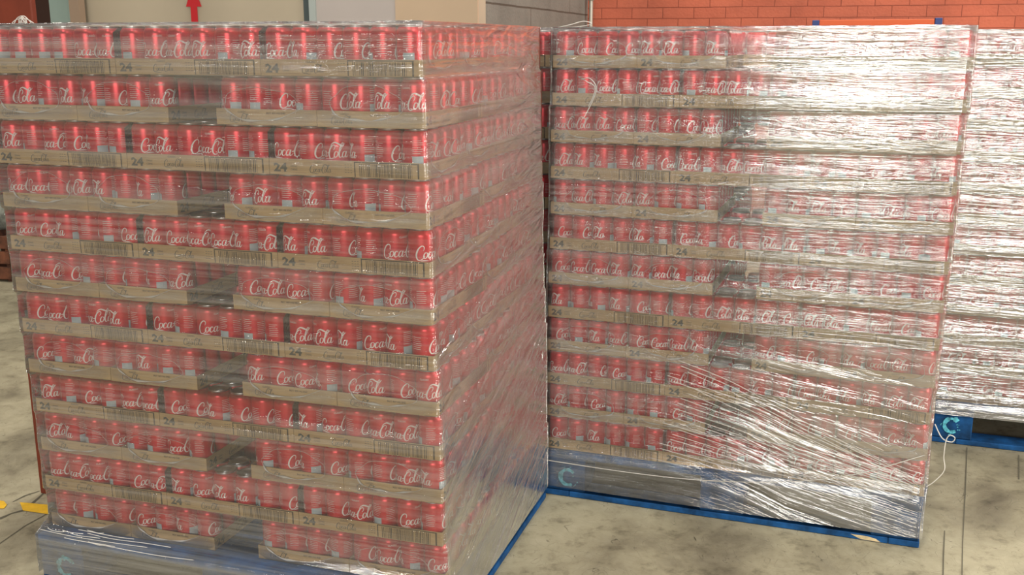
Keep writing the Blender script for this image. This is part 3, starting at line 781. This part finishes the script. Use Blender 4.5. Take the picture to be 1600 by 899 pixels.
panel('trim_3', 145, 130, 0, 3.2, 'brown', 'brown frame post of the partition', .05)
panel('door_1', 130, 92, .01, 2.6, 'bluegrey', 'blue grey door at the left end of the partition', .03)
g = Geo(); g.box((-.012, -.012, 0), (.006, 0, .13)); g.box((-.010, -.030, .05), (.004, -.0121, .08))
q = P0 + el * ((T[130] + T[145]) / 2) - ey * .053; o = link('door_latch', bevel(g.mesh('door_latch', [M['conduit']]), .002), None, (q.x, q.y, 1.60), -.30); tag(o, 'small pale metal latch on the brown frame post', 'latch')
quadwall('wall_far', (-9.0, 10.6), (-1.4, 8.6), 0, 5.6, .2, 'dark', 'far left wall coloured dark to stand for the shaded post side')  # dark colour stands in for the shaded side of the red post
# red arrow sign on the partition
q = P0 + el * tl(306) - ey * .004; g = Geo(); sc = .0037 * 1.0
g = Geo()
zz = 1.70
for dy in (0,):
    poly = [(-.020, -.55), (.020, -.55), (.020, .0), (.048, .0), (0, .12), (-.048, .0), (-.020, .0)]
    g.poly([(x, -.003, z) for x, z in poly]); g.poly([(x, .0, z) for x, z in reversed(poly)])
    for i in range(7):
        a, b = poly[i], poly[(i + 1) % 7]; g.poly([(a[0], 0, a[1]), (b[0], 0, b[1]), (b[0], -.003, b[1]), (a[0], -.003, a[1])])
o = link('arrow_sign', g.mesh('arrow_sign', [M['arrow']]), None, (q.x, q.y, 1.694), -.30); tag(o, 'red arrow pointing up on the beige partition', 'sign')
# conduit in the corner
c = CORN + (P0 - CORN).normalized() * .10 + e1 * .045
e = link('conduit_pipe', None, None, (c.x, c.y, 0)); tag(e, 'pale grey conduit pipe running up the wall corner', 'pipe')
g = Geo(); g.lathe([(.014, 0), (.014, 4.6)], 14, [0]); link('pipe', g.mesh('pipe', [M['conduit']]), e)
for k in range(24):
    z = .18 + k * .19 + .05 * ((k * 7) % 3)
    g = Geo(); g.lathe([(.014, 0), (.021, .004), (.021, .036), (.014, .04)], 14, [0] * 3)
    link('coupling', g.mesh('coupling', [M['conduit']]), e, (0, 0, z))
# steel post in front of the left bay
pe = link('trim_4', None, None, (-1.613, 3.326, 0), -.30); tag(pe, 'rust red steel post left of the nearest stack', None, None, 'structure')
g = Geo(); g.box((0, 0, .0), (.165, .022, 4.4)); link('post_body', bevel(g.mesh('post_body', [M['post']]), .004, 2), pe)
# rack with orange beam by the brick wall
rk = link('storage_rack', None, None, (1.79, 6.36, 0), -.27); tag(rk, 'blue rack with an orange beam against the brick wall', 'rack')
def rkx(px, yl):  # x offset in rack frame for picture column
    return 0
def boxpart(name, a, b, mat, parent, r=.002, label=None):
    g = Geo(); g.box(a, b); o = link(name, bevel(g.mesh(name, [M[mat]]), r), parent)
    if label: tag(o, label)
    return o
boxpart('upright', (-.02, -.02, 0), (.02, .02, 1.632), 'rackblue', rk, label='blue steel upright')
boxpart('upright', (.655, -.02, 0), (.695, .02, 1.642), 'rackblue', rk, label='blue steel upright')
boxpart('beam', (.021, -.015, 1.582), (.654, .015, 1.634), 'rackorange', rk, label='orange steel beam')
boxpart('beam', (.021, -.015, .80), (.654, .015, .85), 'rackorange', rk, label='orange steel beam')

# clutter in the dim bay on the left
def fl(px, py):
    x = (px - 800) / FPX; y = -(py - 449.5) / FPX; d = Vector((x, math.cos(PITCH) + y * math.sin(PITCH), -math.sin(PITCH) + y * math.cos(PITCH))); t = -CAMH / d.z; return Vector((d.x * t, d.y * t, 0))
c = fl(-12, 428)
cr_ = link('wooden_crate', None, None, (c.x, c.y, 0), -.2); tag(cr_, 'low brown slatted crate on the floor in the dim left bay', 'crate')
for k in range(3): boxpart('slat', (-.3, -.21, .02 + k * .10), (.3, -.19, .10 + k * .10), 'crate', cr_)
for x in (-.3, .26): boxpart('crate_side', (x, -.188, .0), (x + .04, .2, .30), 'crate', cr_)
boxpart('crate_floor', (-.255, -.188, .01), (.255, .2, .03), 'crate', cr_)
b = bmesh.new(); bmesh.ops.create_icosphere(b, subdivisions=3, radius=1)
rr = random.Random(4)
for v in b.verts:
    n = noise1(6)(v.co.x, v.co.y * .2 + v.co.z * .05) * .12; v.co = Vector((v.co.x * .26 * (1 + n), v.co.y * .16, max(-.12, v.co.z * .17 * (1 + n))))
me = bpy.data.meshes.new('sack'); b.to_mesh(me); b.free(); me.materials.append(M['sack']); me.polygons.foreach_set('use_smooth', [True] * len(me.polygons))
o = link('sack', me, None, (c.x, c.y, .425)); tag(o, 'lumpy grey sack lying on the brown crate', 'sack')
e = link('leafy_plant', None, None, (c.x + .02, c.y + .45, 0)); tag(e, 'dark green leafy plant behind the crate in the dim left bay', 'plant')
g = Geo(); g.lathe([(.0, .0), (.14, .0), (.18, .30), (.16, .30), (.15, .27), (0, .27)], 20, [0] * 5); link('pot', g.mesh('pot', [M['crate']]), e)
g = Geo()
for k in range(230):
    a = rr.uniform(0, 2 * PI); r0 = rr.uniform(.02, .26); z = rr.uniform(.42, 1.05); L = rr.uniform(.06, .12); t = rr.uniform(-.5, .7)
    c0 = Vector((r0 * math.cos(a), r0 * math.sin(a), z)); d = Vector((math.cos(a) * math.cos(t), math.sin(a) * math.cos(t), math.sin(t))); sd = Vector((-math.sin(a), math.cos(a), 0)) * L * .3
    g.poly([c0, c0 + d * L * .5 + sd, c0 + d * L, c0 + d * L * .5 - sd])
link('foliage', g.mesh('foliage', [M['leaf']]), e)
g = Geo()
for k in range(7):
    a = k * .9; g.tube([(0, 0, .26), (.04 * math.cos(a), .04 * math.sin(a), .5), (.14 * math.cos(a), .14 * math.sin(a), .95)], .007, 5)
link('stem', g.mesh('stem', [M['crate']]), e)

# floor joints and yellow line
def strip(name, pts, wd, mat, label, z=.0006, th=.0012):
    g = Geo(); P = [fl(*p) for p in pts]
    for i, (a, b) in enumerate(zip(P, P[1:])):
        d = (b - a).normalized(); nx = Vector((-d.y, d.x, 0)); h0 = wd[i] / 2; h1 = wd[i + 1] / 2
        g.poly([a - nx * h0 + Vector((0, 0, th)), b - nx * h1 + Vector((0, 0, th)), b + nx * h1 + Vector((0, 0, th)), a + nx * h0 + Vector((0, 0, th))])
    o = link(name, g.mesh(name, [M[mat]])); tag(o, label, None, None, 'structure')
strip('floor_joint', [(-60, 888), (0, 850), (40, 822), (75, 803)], [.005] * 4, 'crack', 'thin dark crack in the floor left of the nearest pallet')
strip('floor_joint', [(-40, 822), (0, 811), (18, 803), (38, 798), (60, 779), (75, 765)], [.009, .014, .007, .015, .008, .004], 'crack', 'broken slab edge by the foot of the red post')
strip('floor_joint', [(-30, 800), (0, 793), (12, 789)], [.006, .006, .003], 'crack', 'short crack beside the yellow line')
strip('floor_joint', [(20, 785), (40, 775), (62, 768)], [.003, .008, .004], 'crack', 'short crack at the foot of the red post')
strip('floor_joint', [(1511, 700), (1508, 770), (1504, 850), (1502, 960)], [.003, .004, .003, .003], 'crack', 'long joint in the floor right of the middle pallet')
strip('floor_joint', [(1476, 830), (1474, 870), (1473, 930)], [.003, .004, .003], 'crack', 'short joint in the floor right of the middle pallet')
strip('floor_joint', [(1592, 712), (1592, 750)], [.004, .004], 'crack', 'faint joint in the floor at far right')
def quadmark(name, pts, label):
    g = Geo(); g.poly([fl(*p) + Vector((0, 0, .0022)) for p in pts]); o = link(name, g.mesh(name, [M['yellow']])); tag(o, label, None, None, 'structure')
quadmark('floor_marking', [(-60, 778), (6, 784), (11, 790), (6, 796), (-60, 796)][::-1], 'yellow line painted on the floor left of the crack')
quadmark('floor_marking', [(31, 786), (86, 791), (110, 794), (110, 809), (84, 806), (36, 799)][::-1], 'yellow line piece running under the nearest stack')
print('cans', len(cands), 'rest', len(rest), 'trays', nt)
